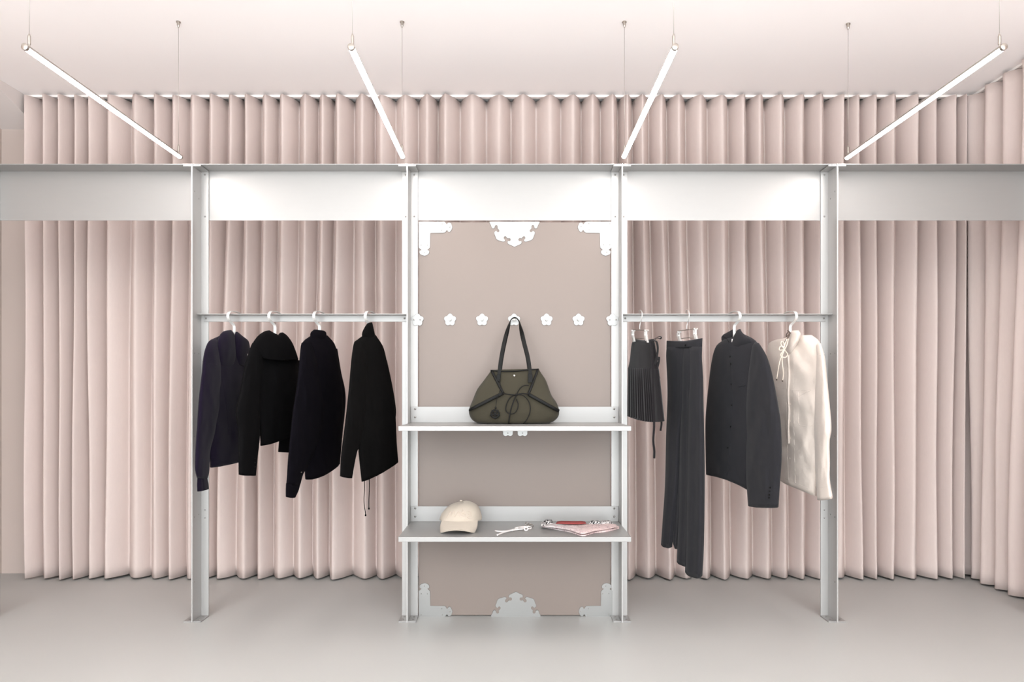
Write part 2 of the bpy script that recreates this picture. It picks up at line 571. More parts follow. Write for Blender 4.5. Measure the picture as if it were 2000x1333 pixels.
def on_panel(pts, Z=ZP - 0.0036):
    return [P(x, y, Z) for x, y in pts]


def add_plate(name, pts, bolts=(), parent=panel, lab=None):
    bm = bmesh.new()
    plate(bm, on_panel(pts), PT)
    p = obj(name, bm, M['plate'], parent, False, label=lab)
    for bx_, by_ in bolts:
        bm = bmesh.new(); bolt_mesh(bm, P(bx_, by_, ZP - .0036), (0, -1, 0), 0.0024, 0.0012)
        obj('bolt', bm, M['bolt'], p)
    return p


mx = lambda l: [(2 * 1006.0 - x, y) for x, y in l]
my = lambda l: [(x, 2 * 819.3 - y) for x, y in l]
add_plate('corner_plate', [(x + 1.6, y + 0.8) for x, y in corner], [(x + 1.6, y + .8) for x, y in CB])
add_plate('corner_plate', mx([(x + 1.6, y + 0.8) for x, y in corner]), mx(CB))
low = lambda l: [(x + 1.8 + 0.000 * y, y) for x, y in my(l)]
add_plate('corner_plate', low(corner), low(CB))
add_plate('corner_plate', [(x + 2.0, y) for x, y in mx(low(corner))], mx(low(CB)))
ch = zoomed(crest_half, 950, 420, 18.18)
full = ch + [(2 * (950 + 990 / 18.18) - x, y) for x, y in ch[::-1][1:]]
full = [(x + 0.5, y + 0.6) for x, y in full]
add_plate('crest_plate', full)
add_plate('crest_plate', [(x + 2.5, 2 * 819.6 - y) for x, y in full])


def flower(cx, cy, R=12.3):
    out = []
    for i in range(60):
        a = 2 * PI * i / 60
        d = (a + PI / 5) % (2 * PI / 5) - PI / 5
        r = R * (0.58 * math.cos(d) + math.sqrt(0.42 ** 2 - (0.58 * math.sin(d)) ** 2))
        out.append((cx + r * math.sin(a), cy - r * math.cos(a)))
    return out


for cx, cy in ((879, 625), (941.5, 625), (1004, 625), (1067.5, 625), (1130, 625)):
    fl = add_plate('flower_hook', flower(cx, cy))
    bm = bmesh.new()
    c = P(cx, cy, ZP - .0036)
    cyl(bm, c, c + Vector((0, -.030 if cx == 1004 else -.014, 0)), 0.0042, 14)
    c2 = c + Vector((0, -.030 if cx == 1004 else -.014, 0))
    cyl(bm, c2, c2 + Vector((0, -.004, 0)), 0.0065, 16, 0.0055)
    obj('peg', bm, M['steel'], fl, True, angle=40)
for cx in (992, 1020.5):
    add_plate('flower_plate', flower(cx, 841, 13.0), [(cx, 846.5)])
for s, cx in ((1, 815.3), (-1, 1196.3)):
    # hinge plates overlap the post: they sit a little proud of it
    bm = bmesh.new()
    Zf = 3.390
    pts = [P(x, y, Zf) for x, y in flower(cx, 625.3, 12.6)]
    plate(bm, pts, 0.0030)
    p = obj('hinge_plate', bm, M['plate'], panel, False)
    for bx_ in (cx + s * 5.5, cx - s * 7):
        bm = bmesh.new(); bolt_mesh(bm, P(bx_, 625, Zf), (0, -1, 0), 0.0034, 0.0015)
        obj('bolt', bm, M['bolt'], p)


# ================================================================== tube lights
def tube_light(X, Y0, Y1, Z, label):
    root = thing('tube_light', (X, (Y0 + Y1) / 2, Z - .011), label, 'pendant light', 'hanging tube lights')
    R = 0.0100
    n = 9
    top = [(R * math.cos(a), R * math.sin(a)) for a in [math.radians(-10 + 200 * i / n) for i in range(n + 1)]]
    inn = [(0.86 * x, 0.86 * z) for x, z in top[::-1]]
    bm = bmesh.new()
    sec = top + inn
    rings = [[bm.verts.new((X + q[0], y, Z + q[1])) for q in sec] for y in (Y0 + .012, Y1 - .012)]
    k = len(sec)
    for j in range(k):
        bm.faces.new((rings[0][j], rings[0][(j + 1) % k], rings[1][(j + 1) % k], rings[1][j]))
    bm.faces.new(rings[0][::-1]); bm.faces.new(rings[1])
    obj('housing', bm, M['steel'], root, True, angle=40)
    bm = bmesh.new()
    low_ = [(0.95 * R * math.cos(a), 0.95 * R * math.sin(a)) for a in [math.radians(192 + 156 * i / 16) for i in range(17)]]
    rings = [[bm.verts.new((X + q[0], y, Z + q[1])) for q in low_] for y in (Y0 + .012, Y1 - .012)]
    k = len(low_)
    for j in range(k):
        bm.faces.new((rings[0][j], rings[0][(j + 1) % k], rings[1][(j + 1) % k], rings[1][j]))
    bm.faces.new(rings[0][::-1]); bm.faces.new(rings[1])
    obj('diffuser', bm, M['lamp'], root, True, angle=40, label='glowing white diffuser')
    for y, d in ((Y0, 1), (Y1, -1)):
        bm = bmesh.new()
        cyl(bm, (X, y + d * .012, Z), (X, y + d * .002, Z), R * 1.0, 20)
        cyl(bm, (X, y + d * .002, Z), (X, y, Z), R * 1.0, 20, R * 0.75)
        obj('end_cap', bm, M['steel'], root, True, angle=40)
        yy = y + d * .025
        bm = bmesh.new()
        cyl(bm, (X, yy, Z + R * .92), (X, yy, Z + R + .006), 0.003, 10)
        cyl(bm, (X, yy, Z + R + .006), (X, yy, Z + R + .030), 0.0045, 14)
        cyl(bm, (X, yy, Z + R + .030), (X, yy, Z + R + .038), 0.0045, 14, 0.0016)
        obj('cable_gripper', bm, M['steel'], root, True, angle=40)
        bm = bmesh.new(); cyl(bm, (X, yy, Z + R + .036), (X, yy, ZC - .02), 0.0007, 6)
        obj('cable', bm, M['steel'], root)
        bm = bmesh.new()
        cyl(bm, (X, yy, ZC), (X, yy, ZC - .004), 0.0095, 16)
        cyl(bm, (X, yy, ZC - .004), (X, yy, ZC - .018), 0.0065, 16, 0.0055)
        cyl(bm, (X, yy, ZC - .018), (X, yy, ZC - .024), 0.0055, 16, 0.0035)
        obj('ceiling_mount', bm, M['steel'], root, True, angle=40)


LZ = 2.0
tube_light(-1.427, -1.062, -0.005, LZ, 'slim glowing tube light hung on wires above the leftmost full post in view')
tube_light(-0.4745, -1.062, -0.005, LZ, 'slim glowing tube light above the post between dark tops and pink board')
tube_light(0.472, -1.062, -0.005, LZ, 'slim glowing tube light above the post between pink board and skirt')
tube_light(1.432, -1.062, 0.012, LZ, 'slim glowing tube light hung above the post next to the cream anorak')


# ================================================================== garments
class Cloth:
    """one hanging garment: its plane runs from (xa, Za) to (xb, Zb) as seen in the photograph"""

    def __init__(self, name, label, cat, xa, Za, xb, Zb, hx, hy, group=None):
        self.xa, self.Za, self.k = xa, Za, (Zb - Za) / (xb - xa)
        self.root = thing(name, P(hx, hy, self.Z(hx)), label, cat, group)
        self.bvh = []

    def Z(self, x):
        return self.Za + (x - self.xa) * self.k

    def loft(self, bm, st, off=0.0, rows=44, nseg=56, wrinkle=0.006, seed=0.0, pleat=None, wx=0.06, wy=0.016, hollow=True, flat=0.75, round_top=0.0):
        full = [tuple(s) + (0.0,) * (6 - len(s)) for s in st]
        if round_top:
            xl, yl, xr, yr, b_, sg = full[0]
            mx_, my_ = (xl + xr) / 2, (yl + yr) / 2
            full = [(mx_ + (xl - mx_) * .25, my_ - round_top, mx_ + (xr - mx_) * .25, my_ - round_top, b_ * .25, 0.0)] + full
        rs = catmull(full, rows)
        rings = []
        for ri, (xl, yl, xr, yr, b_, sag) in enumerate(rs):
            ring = []
            for j in range(nseg):
                t = 2 * PI * j / nseg
                s = (1 - math.cos(t)) / 2
                x = xl + (xr - xl) * s
                y = yl + (yr - yl) * s + sag * 4 * s * (1 - s)
                sn = math.sin(t)
                d = -b_ * math.copysign(abs(sn) ** flat, sn)
                w = noise.noise(Vector((x * wx, y * wy, seed))) + 0.5 * noise.noise(Vector((x * wx * 2.3, y * wy * 2.7, seed + 7)))
                d += wrinkle * min(1.0, b_ / .06) * w * abs(sn)
                if pleat: d += pleat(s, ri / (rows - 1), sn)
                pv = P(x, y, self.Z(x) + off + d); pv.z = P(x, y, self.Z(x) + off).z
                ring.append(bm.verts.new(pv))
            rings.append(ring)
        for i in range(rows - 1):
            A, B = rings[i], rings[i + 1]
            for j in range(nseg):
                bm.faces.new((A[j], A[(j + 1) % nseg], B[(j + 1) % nseg], B[j]))
        for R, up in ((rings[0], 0), (rings[-1], 1)):
            c = sum((v.co for v in R), Vector()) / nseg
            rise = Vector((0, 0, 0.022 if (up and hollow) else 0))
            inner = [bm.verts.new(c + (v.co - c) * 0.72 + rise) for v in R]
            cv = bm.verts.new(c + rise)
            for j in range(nseg):
                bm.faces.new((R[j], R[(j + 1) % nseg], inner[(j + 1) % nseg], inner[j]))
                bm.faces.new((inner[j], inner[(j + 1) % nseg], cv))
        return bm

    def part(self, name, m, pieces, label=None, parent=None, surf=True, **kw):
        bm = bmesh.new()
        for pc in pieces:
            a = dict(kw)
            st = pc
            if isinstance(pc, tuple) and isinstance(pc[1], dict):
                st, ex = pc
                a.update(ex)
            self.loft(bm, st, **a)
        bm.normal_update()
        if surf: self.bvh.append(BVHTree.FromBMesh(bm))
        return obj(name, bm, m, parent or self.root, True, label=label)

    def hit(self, px, py):
        d = (P(px, py, 3.0) - CAM).normalized()
        best = None
        for t in self.bvh:
            h = t.ray_cast(CAM, d)
            if h[0] is not None and (best is None or h[3] < best[3]): best = h
        if best is None:
            return P(px, py, self.Z(px)), -d
        n = best[1]
        if n.dot(d) > 0: n = -n
        return best[0], n

    def button(self, px, py, r=0.004, m=None, name='button', parent=None):
        p, n = self.hit(px, py)
        bm = bmesh.new()
        cyl(bm, p - n * .001, p + n * .0025, r, 14, r * .85)
        return obj(name, bm, m or M['leather'], parent or self.root, True, angle=40)

    def line(self, name, pts, r, m, lift=0.0, parent=None, n=None):
        q = catmull(pts, n or len(pts) * 4)
        pp = []
        for x, y in q:
            p, nn = self.hit(x, y)
            pp.append(p + nn * (lift - r * .25))
        bm = bmesh.new()
        sweep(bm, pp, circ(r, 6))
        return obj(name, bm, m, parent or self.root)


def free_tube(name, pts, r, m, parent, n=None):
    """pts: (px, py, Z)"""
    bm = bmesh.new()
    tube(bm, [P(*p) for p in pts], r, n)
    return obj(name, bm, m, parent)


def free_ribbon(name, pts, w, th, m, parent, ax=(1, 0, 0), n=None):
    bm = bmesh.new()
    q = catmull([tuple(P(*p)) for p in pts], n or len(pts) * 5)
    sweep(bm, q, rect(w, th), up=ax)
    return obj(name, bm, m, parent, False)


# ---- aubergine hoodie
g = Cloth('hoodie', 'dark aubergine hooded sweatshirt with ribbed cuff, beside the grey outer post', 'hoodie', 404, 3.17, 487, 3.50, 457, 645, 'dark tops on the rail')
g.part('body', M['hoodie'], [[(430, 656, 466, 653, .03), (407, 668, 485, 668, .06), (401, 690, 489, 700, .075), (401, 760, 491, 780, .08), (404, 850, 492, 862, .08), (407, 893, 490, 884, .085), (409.5, 899, 489, 888, .075), (410, 913, 488, 897, .073)]], seed=1, wrinkle=.012)
sl = g.part('sleeve', M['hoodie'], [[(407, 668, 424, 664, .02), (400, 684, 430, 684, .045), (396, 705, 432, 708, .05), (394, 728, 433, 735, .05), (388, 780, 431, 790, .05), (384.5, 830, 421, 842, .048), (381.5, 873, 411, 880, .045), (380.5, 915, 409, 920, .043), (384, 933, 406, 934, .035)]], off=-.05, seed=2, wrinkle=.012, round_top=2.5)
g.part('cuff', M['hoodie'], [[(385.5, 932, 405, 933, .028), (384.5, 946, 407, 944, .03), (385, 960, 408, 955, .03)]], off=-.05, parent=sl, seed=3, wrinkle=0, label='ribbed cuff',
       pleat=lambda s, v, sn: 0.0015 * math.sin(s * 70), rows=12)
g.line('seam', [(395.5, 707), (408, 711), (424, 712)], .0012, M['hoodie'], parent=sl)
g.part('hood', M['hoodie'], [[(436, 648, 452, 645.5, .025), (430, 654, 457, 652, .045), (424, 668, 460, 668, .06), (424, 690, 462, 692, .055), (428, 712, 458, 716, .035), (436, 726, 452, 726, .01)],
                             ([(460, 649, 464, 648.5, .012), (458, 656, 474, 657, .035), (458, 668, 486, 668, .05), (459, 690, 488, 694, .045), (463, 712, 482, 716, .025)], {})], off=-.045, seed=4, wrinkle=.008)
g.line('pocket_edge', [(430, 700), (434, 740), (442, 790), (447, 850)], .0012, M['hoodie'])

# ---- black jacket with a cape collar
g = Cloth('jacket', 'cropped black jacket with a wide turned-down cape collar, next to the hoodie', 'jacket', 491, 3.17, 582, 3.50, 533, 646, 'dark tops on the rail')
g.part('body', M['black'], [[(505, 668, 566, 662, .03), (494, 677, 579, 690, .06), (492, 720, 582, 730, .065), (501, 790, 584, 790, .07), (507, 835, 585, 830, .065), (508.5, 871, 583, 845, .06, 3)]], seed=11, wrinkle=.012)
sl = g.part('sleeve', M['black'], [[(493, 670, 508, 672, .02), (484, 693, 513, 698, .045), (477, 718, 512, 728, .05), (469, 765, 509.5, 775, .05), (460, 804, 508, 812, .05), (464.5, 840, 508, 850, .045), (465.5, 890, 503.5, 893, .04), (466, 927, 500, 929, .036)]], off=-.05, seed=12, wrinkle=.012, round_top=2.5)
g.part('sleeve', M['black'], [[(565, 700, 586, 705, .03), (558, 760, 588, 770, .04), (548, 830, 587, 835, .04), (543, 883, 586, 884, .035)]], off=.03, seed=13)
g.part('collar', M['black'], [[(516, 648, 527, 646, .02), (508, 653, 534, 650, .04), (500, 661, 548, 658, .055), (494, 672, 558, 672, .06), (499, 686, 562, 690, .06), (509, 700, 564, 705.5, .055, 2)],
                              [(546, 651, 553, 650, .015), (543, 656, 561, 656, .035), (542, 672, 571, 670, .045), (542, 688, 578, 687, .045), (543, 705.5, 583, 703, .042)]], off=-.045, seed=14, wrinkle=.006)
for y in (896, 904, 912):
    g.button(497.5, y, .0026, parent=sl)

# ---- inky jacket with a mock collar
g = Cloth('jacket', 'inky black jacket with a short standing collar and long sleeve with buttoned cuff', 'jacket', 586, 3.17, 668, 3.52, 623, 644, 'dark tops on the rail')
g.part('body', M['inky'], [[(606, 657, 640, 656, .03), (592, 668, 654, 673, .06), (588, 690, 660, 700, .065), (587, 740, 667, 745, .075), (591, 800, 671, 800, .075), (593, 870, 667, 870, .07), (596, 936, 662, 909, .06, 6)]], seed=21, wrinkle=.014)
g.part('collar', M['inky'], [[(613, 644.5, 634, 647, .025), (607, 650, 637, 650, .035), (606, 658, 638, 658, .04), (608, 668, 638, 668, .03)]], off=-.01, seed=22, wrinkle=.003, rows=20)
sl = g.part('sleeve', M['inky'], [[(589, 670, 604, 668, .02), (585.5, 695, 616, 695, .045), (580, 750, 627, 755, .055), (572, 804, 634, 800, .055), (567, 850, 624, 858, .05), (562, 903, 603, 910, .045), (560.5, 928, 593, 925, .04), (559, 947, 587, 946, .036)]], off=-.055, seed=23, wrinkle=.014, round_top=2.5)
cf = g.part('cuff', M['inky'], [[(558.6, 945, 587, 944, .036), (558, 958, 583.5, 958, .035), (558, 970, 577, 972, .033)]], off=-.056, parent=sl, seed=24, wrinkle=.002, rows=10)
g.button(574, 960, .0062, M['coal'], parent=sl)
g.button(588, 923, .003, M['silver'], 'snap', parent=sl)
g.part('sleeve', M['inky'], [[(648, 680, 659, 682, .03), (655, 722, 667, 730, .04), (660, 758, 674, 762, .04), (662, 788, 675, 789, .04), (655, 850, 669, 850, .04), (648, 905, 664, 907, .036)]], off=.03, seed=25)

# ---- coal jacket with drawstrings
g = Cloth('jacket', 'black funnel-neck jacket with two thin drawstrings dangling from its hem', 'jacket', 690, 3.17, 772, 3.52, 721, 630, 'dark tops on the rail')
g.part('body', M['coal'], [[(706, 658, 734, 655, .035), (696, 667, 748, 677, .06), (692, 690, 755, 703, .065), (692, 740, 763, 745, .075), (696, 800, 771.5, 799, .075), (699, 870, 775, 866, .07), (706, 941, 778, 903, .06, 2)]], seed=31, wrinkle=.014)
g.part('collar', M['coal'], [[(717, 632.5, 727, 630, .015), (712, 640, 729, 638, .03), (707, 652, 732, 652, .038), (709, 668, 734, 668, .025)]], off=-.01, seed=32, wrinkle=.003, rows=20)
sl = g.part('sleeve', M['coal'], [[(692, 668, 706, 665, .02), (687, 695, 715, 695, .045), (682, 750, 716, 755, .05), (677, 800, 712.5, 805, .05), (671, 850, 705, 858, .045), (666, 890, 695.5, 892, .04), (664, 930, 688, 934, .035)]], off=-.055, seed=33, wrinkle=.014, round_top=2.5)
g.part('sleeve', M['coal'], [[(750, 700, 756, 705, .03), (758, 750, 766, 752, .04), (763, 795, 773.5, 800, .04), (762, 822, 772, 824, .03)]], off=.03, seed=34)
for x0, x1, y1 in ((711.5, 714, 1008), (721, 720.5, 995)):
    Zs = g.Z(716) - .03
    free_tube('drawstring', [(x0, 925, Zs), (x0 + .5, 955, Zs), (x0 - .5, 980, Zs), (x1, y1 - 3, Zs)], .0016, M['coal'], g.root)
    bm = bmesh.new(); ball(bm, P(x1, y1 - 1, Zs), .0036, sz=1.4)
    obj('drawstring_tip', bm, M['coal'], g.root)

# ---- pleated mini skirt
g = Cloth('skirt', 'short black pleated wrap skirt with long waist ties, clipped next to the middle post', 'skirt', 1290, 3.20, 1230, 3.42, 1250, 662, 'bottoms on clip hangers')


def pl(s, v, sn):
    if sn < -0.05: return 0
    x = s * 16
    if s > .70: x = 11 + (s - .7) * 3
    saw = (x % 1.0)
    return (-0.011 * saw if s <= .70 else -.012 * min(1, (s - .70) * 8)) * min(1, v * 1.5 + .25) * min(1, s * 12)


yoke = g.part('waist_yoke', M['skirt'], [[(1237, 662, 1277, 662, .025, 6), (1233, 676, 1280, 676, .04, 2), (1230, 704, 1284, 704, .045, 0), (1226.5, 721, 1287, 724, .05, 0)]], seed=41, wrinkle=.004, rows=26, hollow=False)
g.part('pleats', M['skirt'], [[(1226.5, 719, 1287, 722, .05), (1226, 745, 1290, 748, .055), (1225.5, 780, 1294, 785, .06), (1225, 813, 1298, 822.5, .065, 5)]], seed=42, wrinkle=.003, pleat=pl, nseg=160)
Zs = 3.16
free_ribbon('waist_tie', [(1272, 664, Zs + .03), (1274, 700, Zs), (1276, 780, Zs - .03), (1277.5, 830, Zs - .03), (1276, 862, Zs - .03), (1278, 882, Zs - .03), (1277.5, 896, Zs - .03)], .009, .0015, M['skirt'], g.root)
free_ribbon('waist_tie', [(1291, 815, Zs + .01), (1292, 828, Zs + .01), (1290, 842, Zs + .01)], .008, .0015, M['skirt'], g.root)
free_ribbon('bow', [(1272, 667, Zs + .02), (1279, 662, Zs + .01), (1286, 658, Zs + .01), (1291, 659, Zs + .03), (1290, 662, Zs + .04), (1284, 661, Zs + .05), (1277, 666, Zs + .04)], .010, .0018, M['skirt'], g.root, ax=(0, 1, 0))
free_ribbon('bow', [(1276, 665, Zs + .03), (1282, 668, Zs + .03), (1284.5, 678, Zs + .03), (1284, 690, Zs + .03), (1282, 700, Zs + .03), (1279, 712, Zs + .02)], .011, .0018, M['skirt'], g.root, ax=(1, .8, 0))
free_ribbon('bow', [(1279, 712, Zs + .03), (1284, 702, Zs + .03), (1287, 698, Zs + .04), (1287, 706, Zs + .05), (1284, 722, Zs + .04), (1288, 740, Zs + .04)], .010, .0018, M['skirt'], g.root, ax=(1, .8, 0))

# ---- charcoal trousers
g = Cloth('trousers', 'long wide charcoal trousers clipped between the pleated skirt and charcoal jacket', 'trousers', 1375, 3.20, 1300, 3.44, 1337, 664, 'bottoms on clip hangers')
wv = lambda amp, f, ph: (lambda s, v, sn: (amp * math.sin(s * f + ph + v * 1.2) if sn > 0 else 0) * min(1, v * 4))
g.part('waistband', M['charcoal'], [[(1302, 666, 1372, 661, .042, 6), (1301.7, 673, 1371.7, 669, .046, 2), (1301.5, 681, 1371.5, 679, .048, 0)]], seed=52, wrinkle=.003, rows=12)
g.part('leg', M['charcoal'], [[(1302, 678, 1342, 679, .04), (1301, 695, 1342, 699, .048), (1303, 740, 1342, 740, .05), (1303.5, 776, 1340, 780, .052), (1301, 850, 1332, 850, .052), (1298.6, 950, 1326, 950, .05), (1294, 1020, 1318, 1020, .045), (1291, 1064, 1313, 1067.5, .04, 2)],
                              ([(1316, 690, 1344, 690, .03), (1316, 780, 1342, 780, .04), (1316, 900, 1338, 900, .042), (1314, 1000, 1332, 1000, .04), (1313.5, 1058, 1326, 1060, .03), (1317, 1071, 1326, 1072, .02)], {'off': .012})], off=-.002, seed=53, wrinkle=.006, pleat=wv(.004, 14, 1), rows=44, nseg=48)
g.part('leg', M['charcoal'], [[(1344, 678, 1371.5, 678, .03), (1345, 699, 1371, 699, .042), (1345, 740, 1373.5, 740, .05), (1342, 780, 1374, 780, .054), (1341, 850, 1375.5, 850, .058), (1340, 918, 1376.5, 918, .06), (1339, 1000, 1376, 1000, .06), (1338.5, 1070, 1374.5, 1078, .06), (1338, 1117, 1372, 1124, .055, 3)],
                              ([(1330, 679, 1352, 679, .03), (1330, 700, 1354, 700, .044), (1329, 780, 1352, 780, .05), (1327, 850, 1352, 850, .05), (1326, 950, 1352, 950, .05), (1324, 1040, 1350, 1040, .045), (1321.7, 1097, 1345, 1104, .04, 2)], {'off': -.008})], off=-.018, seed=54, wrinkle=.007, pleat=wv(.005, 11, 2), rows=48, nseg=48)
g.button(1339, 675, .0045)

# ---- charcoal jacket
g = Cloth('jacket', 'charcoal grey button-front jacket with a stand collar and broad sleeve, beside the cream anorak', 'jacket', 1500, 3.15, 1388, 3.48, 1433, 642)
g.part('body', M['charcoal'], [[(1414, 664, 1455, 654, .035), (1399, 676, 1477, 667, .06), (1391, 700, 1486, 690, .075), (1383, 760, 1488, 760, .085), (1378, 820, 1486, 840, .085), (1378, 880, 1475, 910, .08), (1379, 927, 1464, 958, .075, -7)]], seed=61, wrinkle=.012)
g.part('collar', M['charcoal'], [[(1440, 645, 1446, 643, .010), (1433.5, 656, 1450, 650, .028), (1428.5, 668, 1458, 657, .038), (1425, 681, 1469, 664, .038), (1429, 692, 1472, 677, .012)],
                                 ([(1412, 654.5, 1436, 641.5, .010), (1409, 659, 1438, 648, .022), (1410, 668, 1434, 662, .028), (1416, 680, 1428, 680, .012)], {'off': .02})], off=-.03, seed=62, wrinkle=.002, rows=24)
sl = g.part('sleeve', M['charcoal'], [[(1470, 674, 1481, 669, .02), (1466, 697, 1497, 695, .045), (1461, 735, 1508, 730, .055), (1457, 785, 1518, 780, .06), (1456, 828, 1525, 826, .06), (1457, 889, 1527, 889, .058), (1457.6, 937, 1524, 937, .052), (1461, 988, 1520.6, 990.5, .048)]], off=-.055, seed=63, wrinkle=.014, round_top=2.5)
g.line('placket', [(1425, 684), (1427, 720), (1430, 770), (1429, 820), (1425, 880), (1420, 930)], .0013, M['charcoal'])
for x, y in ((1426, 697), (1427.5, 711), (1428.5, 751), (1429, 792), (1427, 834), (1421.5, 875)):
    g.button(x, y, .0038)
g.line('pocket_welt', [(1442, 756), (1449, 755), (1456, 753.5)], .0016, M['charcoal_dark'])
for x, y in ((1504, 953), (1503, 960), (1502.5, 967), (1502, 973)):
    g.button(x, y, .0040, parent=sl)
p, n = g.hit(1430.5, 665)
bm = bmesh.new(); box(bm, p.x - .0035, p.x + .0035, p.y - .002, p.y + .0005, p.z - .008, p.z + .006, .0004)
obj('care_label', bm, M['white_cord'], g.root, False, label='small white label inside the collar')
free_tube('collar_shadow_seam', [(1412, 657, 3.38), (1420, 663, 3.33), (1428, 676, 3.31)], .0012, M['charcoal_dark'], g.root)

# ---- cream anorak
g = Cloth('anorak', 'cream funnel-neck anorak with a drawcord bow and patch pocket, the only pale garment', 'anorak', 1612, 3.15, 1505, 3.48, 1545, 647)
g.part('body', M['cream'], [[(1536, 660, 1586, 655, .04), (1503, 670, 1601, 669, .06), (1498, 700, 1606, 700, .075), (1501, 760, 1604, 770, .085), (1510, 840, 1602, 850, .085), (1520, 900, 1599, 920, .08), (1524, 939, 1595, 968.5, .075, -1)]], seed=71, wrinkle=.016, wx=.05, wy=.03)
sl = g.part('sleeve', M['cream'], [[(1594, 674, 1602, 669, .02), (1595, 697, 1611, 698, .045), (1593, 740, 1616, 745, .05), (1591, 795, 1621, 795, .05), (1590, 835, 1624, 840, .05), (1591, 862, 1620.5, 862, .045), (1592, 905, 1621, 905, .042), (1593.5, 940, 1621, 937, .042), (1596, 976, 1627, 973, .042)]], off=-.05, seed=72, wrinkle=.012, round_top=2.5)
g.line('cuff_seam', [(1593.5, 951), (1605, 953), (1622, 948)], .0012, M['cream'], parent=sl)
g.line('shoulder_seam', [(1596, 694), (1603, 694), (1610, 691)], .0012, M['cream'], parent=sl)
col = g.part('collar', M['cream'], [[(1546, 647, 1560, 646, .02), (1542, 652, 1564, 652, .045), (1537.5, 666, 1561, 665, .055), (1535.5, 678, 1555, 677, .055), (1537, 689, 1548.5, 688, .04), (1541, 695, 1545.5, 694, .015)]], off=-.045, seed=73, wrinkle=.004, rows=28)
Zs = g.Z(1540) - .11
for pts in ([(1541, 648, Zs), (1537, 652, Zs), (1536, 658, Zs), (1540, 655, Zs), (1544, 650, Zs)], [(1538, 646, Zs), (1542, 649, Zs), (1541, 657, Zs), (1535, 664, Zs), (1533, 669, Zs)]):
    free_tube('toggle_cord', pts, .0022, M['brown'], g.root)
Zs = Zs - .005
free_tube('drawcord', [(1537, 662, Zs), (1534, 670, Zs), (1531, 680, Zs), (1529, 690, Zs), (1523, 706, Zs), (1519, 728, Zs), (1517, 741, Zs)], .0024, M['cord'], g.root)
free_tube('drawcord', [(1540, 662, Zs), (1537, 674, Zs), (1532, 684, Zs), (1528, 694, Zs), (1528, 712, Zs), (1530, 730, Zs), (1528.5, 743.5, Zs)], .0024, M['cord'], g.root)
for pts in ([(1532, 683, Zs), (1525, 672, Zs), (1527, 667, Zs), (1531, 671, Zs), (1532, 680, Zs)], [(1531, 684, Zs), (1522, 684, Zs), (1524, 677, Zs), (1532, 678, Zs)],
            [(1531, 684, Zs), (1524, 695, Zs), (1533, 699, Zs), (1538, 693, Zs), (1532, 684, Zs)]):
    free_tube('bow_loop', pts, .0024, M['cord'], g.root)
for x, y in ((1517, 742), (1528.3, 744.5)):
    bm = bmesh.new(); ball(bm, P(x, y, Zs), .0032, sz=1.2)
    obj('cord_tip', bm, M['brown'], g.root)
bm = bmesh.new()
q = catmull([(1541.5, 694), (1543, 720), (1542.5, 750), (1541.5, 775), (1543, 800), (1542, 830), (1542.5, 867)], 30)
sweep(bm, [g.hit(x, y)[0] + g.hit(x, y)[1] * .004 for x, y in q], rect(.008, .002), up=(1, 0, 0))
obj('front_strap', bm, M['cream'], g.root)
for pts in ([(1536, 700), (1536, 780), (1537, 860), (1540, 940)], [(1550, 700), (1550, 780), (1551, 860), (1553, 945)]):
    g.line('placket_seam', pts, .0012, M['cream'], n=30)
g.line('yoke_seam', [(1514, 755), (1535, 760), (1560, 763), (1584, 761)], .0014, M['cream'], n=20)
g.line('pocket_seam', [(1559, 766), (1560, 800), (1561, 830), (1587, 832)], .0014, M['cream'], n=24)
g.line('pocket_flap', [(1560, 775), (1572, 768), (1586, 762)], .0016, M['cream'], n=12)
g.line('hem_seam', [(1526, 933), (1545, 940), (1565, 949), (1592, 961)], .0013, M['cream'], n=20)
for y in (790, 823, 856, 896):
    g.button(1543, y, .0034, M['cord'])


# ================================================================== hangers
def coat_hanger(hx, s, y_neck, Zn, half, label, slope, ang):
    """flat strip hook over the rail, swan neck, wooden-slim metal arms inside the garment"""
    root = thing('coat_hanger', P(hx, y_neck, Zn), label, 'hanger', 'flat metal coat hangers')
    X = (hx - VX) * 3.345 / F
    U = X * F
    pts = []
    for dx, z, Zc in ((3.2, 1.327, 3.418), (4.4, 1.338, 3.408), (3, 1.3435, 3.385), (0, 1.3445, 3.36), (-2.8, 1.3425, 3.338), (-4.6, 1.334, 3.325), (-5.6, 1.320, 3.322),
                      (-4.6, 1.306, 3.327), (-1.8, 1.294, 3.337), (2, 1.284, 3.343), (3.0, 1.276, 3.345), (3.0, 1.262, 3.345), (3.0, .99 + (VY - y_neck - 12) * 3.345 / F, 3.345)):
        pts.append(Vector((X + s * dx * 3.345 / F, Zc - 3.3, z)))
    bm = bmesh.new()
    q = catmull([tuple(p) for p in pts], 46)
    sweep(bm, q, rect(.0115, .0028), up=(1, 0, 0))
    obj('hook', bm, M['white_metal'], root, False)
    bm = bmesh.new()
    base = pts[-1] + Vector((0, 0, -0.030))
    dirv = Vector((math.cos(ang), math.sin(ang), 0))
    a = [base + dirv * t * half + Vector((0, 0, -0.045 * abs(t) ** 1.5)) for t in [-1, -.7, -.4, -.15, 0, .15, .4, .7, 1]]
    sweep(bm, catmull([tuple(p) for p in a], 30), circ(.005, 8))
    obj('arms', bm, M['white_metal'], root)


